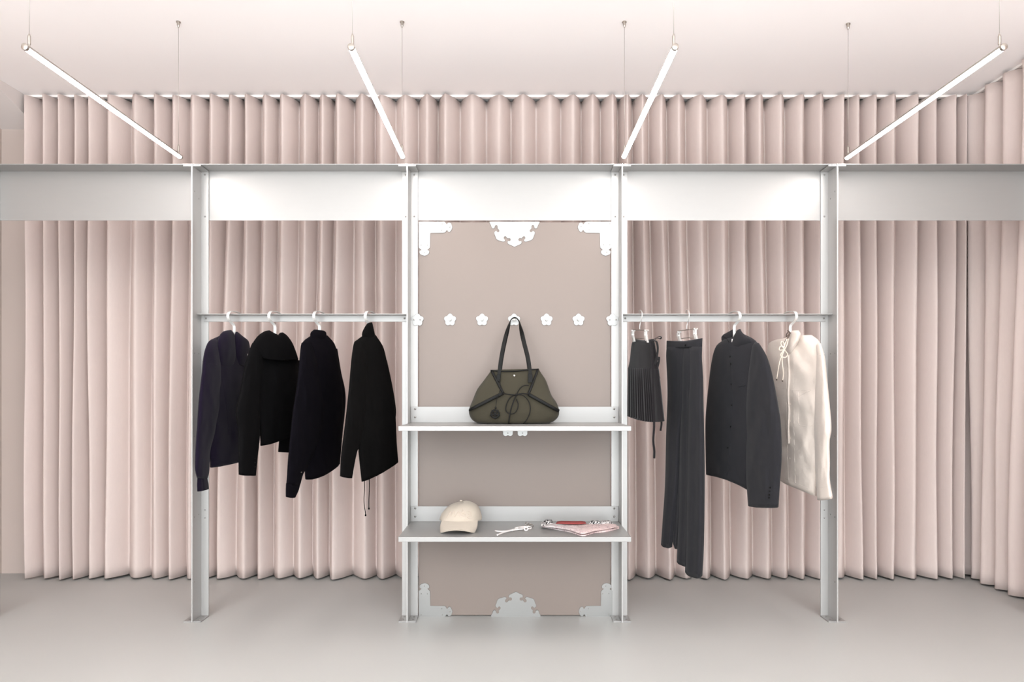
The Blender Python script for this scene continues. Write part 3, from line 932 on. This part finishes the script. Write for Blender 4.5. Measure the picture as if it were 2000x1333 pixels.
aL = math.atan2(0.36, 0.20); aR = -aL
coat_hanger(454.5, 1, 648, 3.345, .075, 'flat metal hanger under the aubergine hoodie', 0, aL)
coat_hanger(534, 1, 648, 3.345, .075, 'flat metal hanger under the black jacket with the cape collar', 0, aL)
coat_hanger(621, 1, 646, 3.345, .075, 'flat metal hanger under the inky jacket with the standing collar', 0, aL)
coat_hanger(721, 1, 640, 3.345, .075, 'flat metal hanger under the black jacket with drawstrings', 0, aL)
coat_hanger(1437, -1, 650, 3.345, .075, 'flat metal hanger under the charcoal button-front jacket', 0, aR)
coat_hanger(1546.5, -1, 648, 3.345, .075, 'flat metal hanger under the cream anorak', 0, aR)


def clip_hanger(hx, hy0, bar_l, bar_r, low_l, low_r, clips, label):
    Zh = 3.345
    zf = lambda x: Zh - (x - hx) * 0.0034
    root = thing('clip_hanger', P(hx, hy0, Zh), label, 'hanger', 'clip hangers')
    pts = [(hx - 1.5, 611, 3.41), (hx - 2, 607.8, 3.395), (hx + .5, 606.6, 3.365), (hx + 3.2, 609, 3.337), (hx + 4.2, 616, 3.326), (hx + 2.6, 625, 3.332), (hx + .4, 632, 3.345), (hx - .5, 638, 3.345), (hx - .5, hy0, Zh)]
    free_tube('hook', pts, .0022, M['white_metal'], root, 40)
    free_tube('bar', [(bar_l[0], bar_l[1], zf(bar_l[0])), (bar_r[0], bar_r[1], zf(bar_r[0]))], .0014, M['steel'], root)
    free_tube('bar', [(low_l[0], low_l[1], zf(low_l[0])), (low_r[0], low_r[1], zf(low_r[0]))], .0014, M['steel'], root)
    for (x, y0, y1) in clips:
        bm = bmesh.new()
        c = P(x, y0, zf(x))
        zb = P(x, y1, zf(x)).z
        zt = c.z
        # two sprung jaws leaning together, joined by a pivot
        for s in (-1, 1):
            th = Vector((math.sin(.55), 0, 0))
            a = Vector((c.x, c.y - s * .016, zt - .004)); mid = Vector((c.x, c.y - s * .012, (zt + zb) / 2 + .006)); e = Vector((c.x, c.y - s * .052, zb))
            e = Vector((c.x, c.y - .055 if s > 0 else c.y - .030, zb))
            sweep(bm, [a, mid, e], rect(.009, .002), up=(1, .15, 0))
        cyl(bm, (c.x - .005, c.y, zt), (c.x + .012, c.y, zt), .004, 12)
        cyl(bm, (c.x - .005, c.y - .012, (zt + zb) / 2 + .006), (c.x + .005, c.y - .012, (zt + zb) / 2 + .006), .0035, 10)
        obj('clip', bm, M['white_metal'], root, False)


clip_hanger(1250, 644, (1234, 645), (1268, 645.5), (1238, 661), (1262, 661.5), ((1235.5, 646, 669), (1261, 646, 671)), 'silver clip hanger gripping the pleated skirt')
clip_hanger(1342, 643.5, (1323, 647.5), (1364, 641.5), (1326, 662), (1358, 659), ((1325, 649, 670), (1357, 643, 668)), 'silver clip hanger gripping the charcoal trousers')


# ================================================================== tote bag
ZU = shelf_z['upper']
BZ = 3.275
bag = Cloth('tote_bag', 'olive canvas tote bag with black handles and corded folded flaps on the upper shelf', 'bag', 900, BZ, 1100, BZ, 1004, 828)
bag.root.location = Vector((0.0, BZ - 3.3, ZU)); W[bag.root.name] = Vector(bag.root.location)
body = bag.part('body', M['olive'], [[(959.5, 723, 1052, 720.5, .006), (956.5, 728, 1055.5, 727, .012), (945.5, 743, 1066, 743, .027), (932, 761, 1077, 772, .045), (924, 780, 1087, 787, .058), (916, 801, 1092, 803, .068), (917.5, 813, 1090.5, 814, .07), (924, 822, 1082, 823, .07), (932, 826.5, 1074, 826.5, .064)]],
                seed=81, wrinkle=.006, wx=.03, wy=.03, hollow=False, flat=.6, rows=50)
# flatten the base onto the shelf
for v in body.data.vertices:
    zw = v.co.z + W[body.name].z
    if zw < ZU + .0005: v.co.z = ZU + .0005 - W[body.name].z


def flap(A, B, C, D, name):
    bm = bmesh.new(); N = 14; g_ = []
    for i in range(N + 1):
        u = i / N; r = []
        for j in range(N + 1):
            v = j / N
            x = (A[0] * (1 - u) + B[0] * u) * (1 - v) + (D[0] * (1 - u) + C[0] * u) * v
            y = (A[1] * (1 - u) + B[1] * u) * (1 - v) + (D[1] * (1 - u) + C[1] * u) * v
            p, n = bag.hit(x, y)
            lift = .003 + .007 * u
            r.append(bm.verts.new(p + Vector((0, -lift, 0))))
        g_.append(r)
    for i in range(N):
        for j in range(N):
            bm.faces.new((g_[i][j], g_[i + 1][j], g_[i + 1][j + 1], g_[i][j + 1]))
    edge = [g_[i][0].co.copy() for i in range(N + 1)]; edge2 = [g_[N][j].co.copy() for j in range(N + 1)]
    bk = [[bm.verts.new(v.co + Vector((0, .0026, 0))) for v in r] for r in g_]
    for i in range(N):
        for j in range(N):
            bm.faces.new((bk[i][j], bk[i][j + 1], bk[i + 1][j + 1], bk[i + 1][j]))
    lp = [(i, 0) for i in range(N)] + [(N, j) for j in range(N)] + [(i, N) for i in range(N, 0, -1)] + [(0, j) for j in range(N, 0, -1)]
    for q in range(len(lp)):
        (a, b_), (c, d_) = lp[q], lp[(q + 1) % len(lp)]
        bm.faces.new((g_[a][b_], g_[c][d_], bk[c][d_], bk[a][b_]))
    f = obj(name, bm, M['olive'], bag.root, angle=50)
    for e, w in ((edge, .011), (edge2, .014)):
        b2 = bmesh.new()
        sweep(b2, [q + Vector((0, -.003, 0)) for q in e], [(x * w / 2 , z * .0028) for x, z in circ(1, 10)], up=(1 if e is edge else .4, 0, .5 if e is edge else 1))
        obj('binding', b2, M['leather'], f, label='black leather edge binding')
    return f


flap((960, 724), (982.5, 768.5), (917, 801), (934, 763), 'folded_flap')
flap((1050.5, 722), (1032, 770.5), (1091, 803), (1075, 772), 'folded_flap')
# top opening edge
b2 = bmesh.new()
sweep(b2, [P(x, y, BZ - .014) for x, y in catmull([(958, 724), (975, 725.5), (1004, 725.5), (1030, 723), (1052, 721.5)], 16)], circ(.0028, 8))
obj('top_binding', b2, M['leather'], bag.root)
# handles: wide at the tabs, turned on edge over the peg
for k, (dz, dx) in enumerate(((0.0, 0.0), (0.03, 2.0))):
    path = [(974.5 + dx, 742, BZ - .02), (975.5 + dx, 722, BZ - .014), (979 + dx, 696, BZ + .0), (986 + dx, 662, BZ + .03), (992.5 + dx, 638, BZ + .052), (997, 627, BZ + .066), (1001, 622.3, BZ + .071), (1005, 621, BZ + .072),
            (1009.5, 622.5, BZ + .071), (1013.5, 628, BZ + .066), (1018 - dx, 642, BZ + .05), (1024 - dx, 668, BZ + .028), (1031.5 - dx, 698, BZ), (1035 - dx, 722, BZ - .014), (1035.5 - dx, 745, BZ - .02)]
    nP = 64
    q = catmull([tuple(P(x, y - k * .6, Z + dz * (1 if i in (0, 1, 13, 14) else (.6 if i in (2, 3, 11, 12) else .25)))) for i, (x, y, Z) in enumerate(path)], nP)
    ups = []
    for i in range(nP):
        s = i / (nP - 1)
        e = math.exp(-((s - .5) / .17) ** 2)
        ups.append(Vector((1 - e, -.85 * e - (.15 if s < .5 else -.15) * 0, 0.0)) if s < .5 else Vector((1 - e, .85 * e, 0)) if False else Vector((1 - e, -.85 * e, 0)))
    b2 = bmesh.new()
    sweep(b2, q, rect(.0145, .0032), ups=ups)
    obj('handle', b2, M['leather'], bag.root, False)
for x0, x1, y0, y1 in ((970, 977.5, 732, 746), (1031, 1040, 731, 748)):
    p, n = bag.hit((x0 + x1) / 2, y1 - 2)
    b2 = bmesh.new(); a = P(x0, y1, p.y + 3.3); c = P(x1, y0, p.y + 3.3)
    box(b2, a.x, c.x, p.y - .012, p.y - .002, a.z, c.z, .0015)
    obj('handle_tab', b2, M['leather'], bag.root, False)
p, n = bag.hit(1004.6, 734.6)
b2 = bmesh.new(); ball(b2, p + n * .002, .0048, sy=.6)
obj('snap', b2, M['silver'], bag.root, label='round silver snap')


def bag_cord(pts, r=.0022, lift=.008):
    q = catmull(pts, len(pts) * 6)
    b2 = bmesh.new()
    sweep(b2, [P(x, y, min(bag.hit(x, y)[0].y + 3.3, BZ) - lift) for x, y in q], circ(r, 8))
    return obj('tie_cord', b2, M['leather'], bag.root)


bag_cord([(983, 769), (995, 771), (1008, 771.5), (1020, 769), (1032, 770.5)], lift=.014)
bag_cord([(1008.7, 771.5), (1013, 763), (1019, 756), (1026, 753), (1033, 753.5)], lift=.012)
bag_cord([(1008.7, 771.5), (1003, 785), (998, 800), (995, 815), (993.5, 826), (993, 832)], r=.0028, lift=.014)
bag_cord([(1008.7, 771.5), (999, 775), (992, 784), (988, 796), (989, 804), (996, 809), (1005, 807), (1011, 798), (1012, 790), (1009, 780)], lift=.011)
bag_cord([(1008.7, 771.5), (1020, 772), (1029, 779), (1035, 792), (1035, 806), (1029, 820), (1022, 828)], lift=.013)
pk, n = bag.hit(1008.7, 771.5)
b2 = bmesh.new(); ball(b2, pk + Vector((0, -.014, 0)), .0058)
obj('cord_knot', b2, M['leather'], bag.root)
# round charm on a loop
cp, n = bag.hit(967, 809)
cc = cp + Vector((0, -.012, 0))
b2 = bmesh.new()
torus(b2, cc, (0, 1, 0), .0165, .0032, 28, 8)
for i in range(5):
    a = 2 * PI * i / 5 + PI / 2
    torus(b2, cc + Vector((math.cos(a) * .009, 0, math.sin(a) * .009)), (0, 1, 0), .0068, .002, 14, 6)
    ball(b2, cc + Vector((math.cos(a + .63) * .0185, 0, math.sin(a + .63) * .0185)), .0036, seg=8)
ball(b2, cc, .004, sy=.6)
obj('charm', b2, M['leather'], bag.root, label='round openwork black charm')
b2 = bmesh.new()
tube(b2, [cc + Vector((0, 0, .018)), P(968.5, 794, cc.y + 3.3), P(970, 782, cc.y + 3.3), P(974, 770, cc.y + 3.304), P(978, 755, cc.y + 3.31), P(975, 742, cc.y + 3.315)], .0013)
ball(b2, P(968, 797, cc.y + 3.3), .0042, sz=1.3)
obj('charm_cord', b2, M['leather'], bag.root)


# ================================================================== lower shelf goods
ZL = shelf_z['lower']


def deck(px, py, h=0.0):
    Z = (0.99 - ZL - h) * F / (py - VY)
    return P(px, py, Z)


# ---- cap
ccx = (899.0 - VX) * 3.2 / F
cap = thing('baseball_cap', (ccx, -0.06, ZL), 'ivory cotton baseball cap with tonal embroidered lettering on the lower shelf', 'cap')
bm = bmesh.new()
NU, NV = 48, 18
rings = []
yc, zb = -0.075, ZL + .040
for j in range(NV):
    ph = PI / 2 * j / (NV - 1)
    ring = []
    for i in range(NU):
        a = 2 * PI * i / NU
        ca, sa = math.cos(a), math.sin(a)
        rad = math.cos(ph) ** 0.74 if ph < PI / 2 - 1e-6 else 0
        hgt = math.sin(ph) ** 1.15
        x = ccx + .0885 * rad * ca + .010 * hgt * (1 - .2 * hgt)
        y = yc + .093 * rad * sa + .004 * hgt
        z = zb + .069 * hgt - .010 * (sa * .5 + .5) * (1 - hgt) + .004 * math.cos(a - .5) * hgt
        z += -.012 * max(0, -sa) ** 3 * 0
        seam = min(abs(((a / (PI / 3)) % 1) - 0.0), abs(((a / (PI / 3)) % 1) - 1.0))
        k = -.0012 * math.exp(-(seam / .05) ** 2) * math.cos(ph)
        x += k * ca; y += k * sa
        x += .002 * noise.noise(Vector((ca * 2, sa * 2, ph * 3)))
        y += .003 * noise.noise(Vector((ca * 2 + 5, sa * 2, ph * 3)))
        ring.append(bm.verts.new((x, y, z)))
    rings.append(ring)
for j in range(NV - 1):
    for i in range(NU):
        bm.faces.new((rings[j][i], rings[j][(i + 1) % NU], rings[j + 1][(i + 1) % NU], rings[j + 1][i]))
bmesh.ops.remove_doubles(bm, verts=bm.verts, dist=1e-5)
bm.normal_update()
capbvh = BVHTree.FromBMesh(bm)
topz = max(v.co.z for v in bm.verts)
tv = max(bm.verts, key=lambda v: v.co.z).co.copy()
crown = obj('crown', bm, M['cap'], cap)
sd = crown.modifiers.new('cloth', 'SOLIDIFY'); sd.thickness = .002; sd.offset = -1
bm = bmesh.new(); ball(bm, tv + Vector((-.006, 0, .0005)), .0065, sz=.6)
obj('top_button', bm, M['cap'], cap)
bm = bmesh.new(); NUb, NVb = 30, 12
gt, gb = [], []
bcx = (896.5 - VX) * 3.12 / F
for j in range(NVb + 1):
    v = j / NVb; rt, rb = [], []
    for i in range(NUb + 1):
        u = -1 + 2 * i / NUb
        wv_ = .0735 + .0035 * math.sin(PI * v) - .004 * v * v
        x = bcx + u * wv_ - .006 * v
        yb0 = yc - .090 * math.sqrt(max(0, 1 - (u * .80) ** 2))
        tip = .075 * (1 - .10 * u ** 2 - .10 * u ** 8)
        y = yb0 - v * tip
        z = (ZL + .043) - .0215 * v - (.0185 * v + .001) * abs(u) ** 2.0
        z = max(z, ZL + .003)
        rt.append(bm.verts.new((x, y, z))); rb.append(bm.verts.new((x, y + .001, z - .0028)))
    gt.append(rt); gb.append(rb)
for j in range(NVb):
    for i in range(NUb):
        bm.faces.new((gt[j][i], gt[j][i + 1], gt[j + 1][i + 1], gt[j + 1][i]))
        f = bm.faces.new((gb[j][i + 1], gb[j][i], gb[j + 1][i], gb[j + 1][i + 1])); f.material_index = 1
for i in range(NUb):
    bm.faces.new((gt[NVb][i], gt[NVb][i + 1], gb[NVb][i + 1], gb[NVb][i]))
    bm.faces.new((gt[0][i + 1], gt[0][i], gb[0][i], gb[0][i + 1]))
for j in range(NVb):
    bm.faces.new((gt[j][0], gt[j + 1][0], gb[j + 1][0], gb[j][0]))
    bm.faces.new((gt[j + 1][NUb], gt[j][NUb], gb[j][NUb], gb[j + 1][NUb]))
obj('brim', bm, [M['cap'], M['under']], cap, angle=50)
strokes = [[(370, 640), (430, 545), (505, 400), (500, 480), (505, 570)], [(505, 570), (560, 480), (622, 388), (618, 480), (632, 585)], [(632, 585), (690, 500), (755, 388)],
           [(480, 470), (520, 430), (580, 450)], [(772, 380), (765, 470), (795, 570)], [(905, 368), (840, 440), (778, 490), (860, 540), (975, 585)],
           [(850, 500), (900, 470), (935, 415), (945, 480), (1005, 560)], [(880, 510), (940, 495), (1000, 500)],
           [(1060, 410), (1130, 425), (1185, 470), (1130, 495), (1075, 505), (1140, 520), (1195, 545), (1110, 575), (1040, 600), (1100, 640), (1165, 655)],
           [(870, 300), (885, 330), (870, 360)]]
bm = bmesh.new()
for st in strokes:
    pts = []
    for x, y in catmull(st, len(st) * 5):
        d = (P(850 + x / 16.66, 975 + y / 16.66, 3.0) - CAM).normalized()
        h = capbvh.ray_cast(CAM, d)
        if h[0] is not None: pts.append(h[0] - d * .0006)
    if len(pts) > 2: sweep(bm, pts, circ(.0011, 6))
if bm.verts:
    obj('embroidery', bm, M['thread'], cap, label='tonal beige script embroidery')
else:
    bm.free()

# ---- white cord key ring
ky = thing('key_strap', deck(1004, 1037), 'white looped cord key strap with a small metal clasp lying beside the cap', 'key strap')
for pts in ([(967, 1037.5), (976, 1038.8), (990, 1038), (1003, 1035), (1016, 1031.5), (1025, 1030.5)], [(971, 1046), (980, 1042), (990, 1038.8), (1003, 1036), (1014, 1034.5), (1026, 1031.5)], [(1000, 1037), (1012, 1034.5), (1022, 1034), (1028, 1031)]):
    bm = bmesh.new(); tube(bm, [deck(x, y, .0045) for x, y in pts], .0032)
    obj('cord', bm, M['white_cord'], ky)
bm = bmesh.new()
sweep(bm, [deck(x, y, .006) for x, y in catmull([(1008, 1032.5), (1016, 1030), (1026, 1029)], 8)], rect(.014, .006), up=(0, 1, 0))
obj('leather_keeper', bm, M['white_cord'], ky)
bm = bmesh.new(); torus(bm, deck(1027.5, 1033.5, .0095), (0, -.8, .5), .0075, .003, 18, 8)
torus(bm, deck(1033, 1031, .006), (0.1, -.3, .9), .010, .0028, 18, 8)
obj('cord_loop', bm, M['white_cord'], ky)
bm = bmesh.new(); torus(bm, deck(1036, 1027, .008), (0.2, -.4, .9), .012, .0016, 22, 6)
torus(bm, deck(1029, 1024, .008), (0.4, -.6, .7), .0075, .0014, 18, 6)
cyl(bm, deck(1030, 1028, .006), deck(1038, 1025, .008), .0024, 10)
obj('clasp', bm, M['steel'], ky, label='small steel clasp')

# ---- folded bandanas
ban = thing('bandana', deck(1135, 1030), 'folded pink scribble-print bandana with red and black-white layers on the lower shelf', 'bandana')


def cloth_patch(rows, th, name, m, h0, seed, nu=26, nv=14, hump=.004, lab=None):
    """rows: list of polylines (px, py at deck level) from front to back; h0 height above the deck"""
    bm = bmesh.new(); g_ = []
    R = [catmull(r, nu) for r in rows]
    for j in range(nv):
        t = j / (nv - 1) * (len(R) - 1); a = min(int(t), len(R) - 2); f = t - a
        r = []
        for i in range(nu):
            x = R[a][i][0] * (1 - f) + R[a + 1][i][0] * f; y = R[a][i][1] * (1 - f) + R[a + 1][i][1] * f
            p = deck(x, y)
            e = min(1, 5 * min(i, nu - 1 - i) / nu + .35, 4 * min(j, nv - 1 - j) / nv + .45)
            p.z += h0 + th * e + hump * noise.noise(Vector((p.x * 22, p.y * 22, seed)))
            r.append(bm.verts.new(p))
        g_.append(r)
    for j in range(nv - 1):
        for i in range(nu - 1):
            bm.faces.new((g_[j][i], g_[j][i + 1], g_[j + 1][i + 1], g_[j + 1][i]))
    # skirt down to the underside
    loop = [g_[0][i] for i in range(nu)] + [g_[j][nu - 1] for j in range(1, nv)] + [g_[nv - 1][i] for i in range(nu - 2, -1, -1)] + [g_[j][0] for j in range(nv - 2, 0, -1)]
    dn = [bm.verts.new((v.co.x * 1.0, v.co.y, ZL + h0 + .0005)) for v in loop]
    k = len(loop)
    for i in range(k):
        bm.faces.new((loop[i], loop[(i + 1) % k], dn[(i + 1) % k], dn[i]))
    bm.faces.new(dn[::-1])
    return obj(name, bm, m, ban, True, label=lab, angle=60)


cloth_patch([[(1058, 1031), (1085, 1036), (1112, 1041), (1139, 1048.5), (1160, 1043), (1185, 1040), (1209, 1034)],
             [(1058, 1029), (1085, 1031.5), (1112, 1035), (1139, 1039), (1160, 1036), (1185, 1033), (1210, 1031)],
             [(1064, 1025), (1090, 1025), (1115, 1026), (1139, 1027), (1160, 1024.5), (1182, 1024.5), (1200, 1026)]], .010, 'lower_fold', M['print'], .0005, 3.0, lab='pink printed lower fold')
cloth_patch([[(1060, 1035), (1085, 1037.5), (1112, 1042), (1138, 1049.5), (1160, 1044), (1185, 1040), (1206, 1035.5)],
             [(1062, 1031), (1087, 1032), (1112, 1034), (1138, 1038), (1160, 1034), (1182, 1031), (1200, 1030)]], .007, 'upper_fold', M['print'], .0115, 5.0, hump=.005, lab='pink printed upper fold')
cloth_patch([[(1086, 1030), (1100, 1030.5), (1116, 1031), (1132, 1031), (1145, 1030)], [(1088, 1026.5), (1102, 1027), (1116, 1027), (1130, 1027), (1143, 1026.5)]], .0075, 'red_fold', M['red'], .0135, 8.0, hump=.0008, lab='plain red back fold')
cloth_patch([[(1060, 1029), (1067, 1029.5), (1074, 1029.5), (1080, 1029)], [(1061, 1026), (1067, 1026.5), (1074, 1026.5), (1080, 1026)]], .013, 'black_fold', M['blackprint'], .0105, 9.0, hump=.004, lab='black and white printed fold')
cloth_patch([[(1150, 1029), (1160, 1029.5), (1168, 1029.5), (1174, 1029)], [(1152, 1026), (1160, 1026.5), (1168, 1026.5), (1173, 1026)]], .011, 'black_fold', M['blackprint'], .0105, 11.0, hump=.003, lab='black and white printed fold')
cloth_patch([[(1170, 1032), (1180, 1031), (1190, 1031), (1199, 1032)], [(1172, 1026), (1180, 1025.5), (1188, 1025.5), (1194, 1026)]], .011, 'white_fold', M['whiteprint'], .0105, 12.0, hump=.004, lab='white fold with black marks')
cloth_patch([[(1056, 1033), (1060, 1034), (1066, 1034)], [(1056, 1028), (1060, 1028.5), (1067, 1029)]], .009, 'white_fold', M['whiteprint'], .0105, 13.0, hump=.002, lab='white fold with black marks')


# ================================================================== light
w = bpy.data.worlds.new('daylight')
SC.world = w
w.use_nodes = True
bg = w.node_tree.nodes['Background']
bg.inputs['Color'].default_value = (0.95, 0.985, 1.0, 1)
bg.inputs['Strength'].default_value = 5.2
# made-up gradient beyond the open front: dimmer horizon favours ceiling and floor over upright faces
_nt = w.node_tree
_tc = _nt.nodes.new('ShaderNodeTexCoord'); _sp = _nt.nodes.new('ShaderNodeSeparateXYZ')
_ab = _nt.nodes.new('ShaderNodeMath'); _ab.operation = 'ABSOLUTE'
_rp = _nt.nodes.new('ShaderNodeValToRGB')
_e = _rp.color_ramp.elements
_e[0].position = 0.05; _e[0].color = (0.385, 0.415, 0.425, 1)
_e[1].position = 0.75; _e[1].color = (0.955, 1.03, 1.055, 1)
_m = _rp.color_ramp.elements.new(0.35); _m.color = (0.695, 0.745, 0.768, 1)
_nt.links.new(_tc.outputs['Generated'], _sp.inputs[0]); _nt.links.new(_sp.outputs['Z'], _ab.inputs[0])
_nt.links.new(_ab.outputs[0], _rp.inputs[0]); _nt.links.new(_rp.outputs[0], bg.inputs['Color'])
bg.inputs['Strength'].default_value = 10.6

vs = SC.view_settings
vs.view_transform = 'Standard'
vs.look = 'None'
vs.gamma = 1.0
vs.exposure = 0.09
vs.use_curve_mapping = False
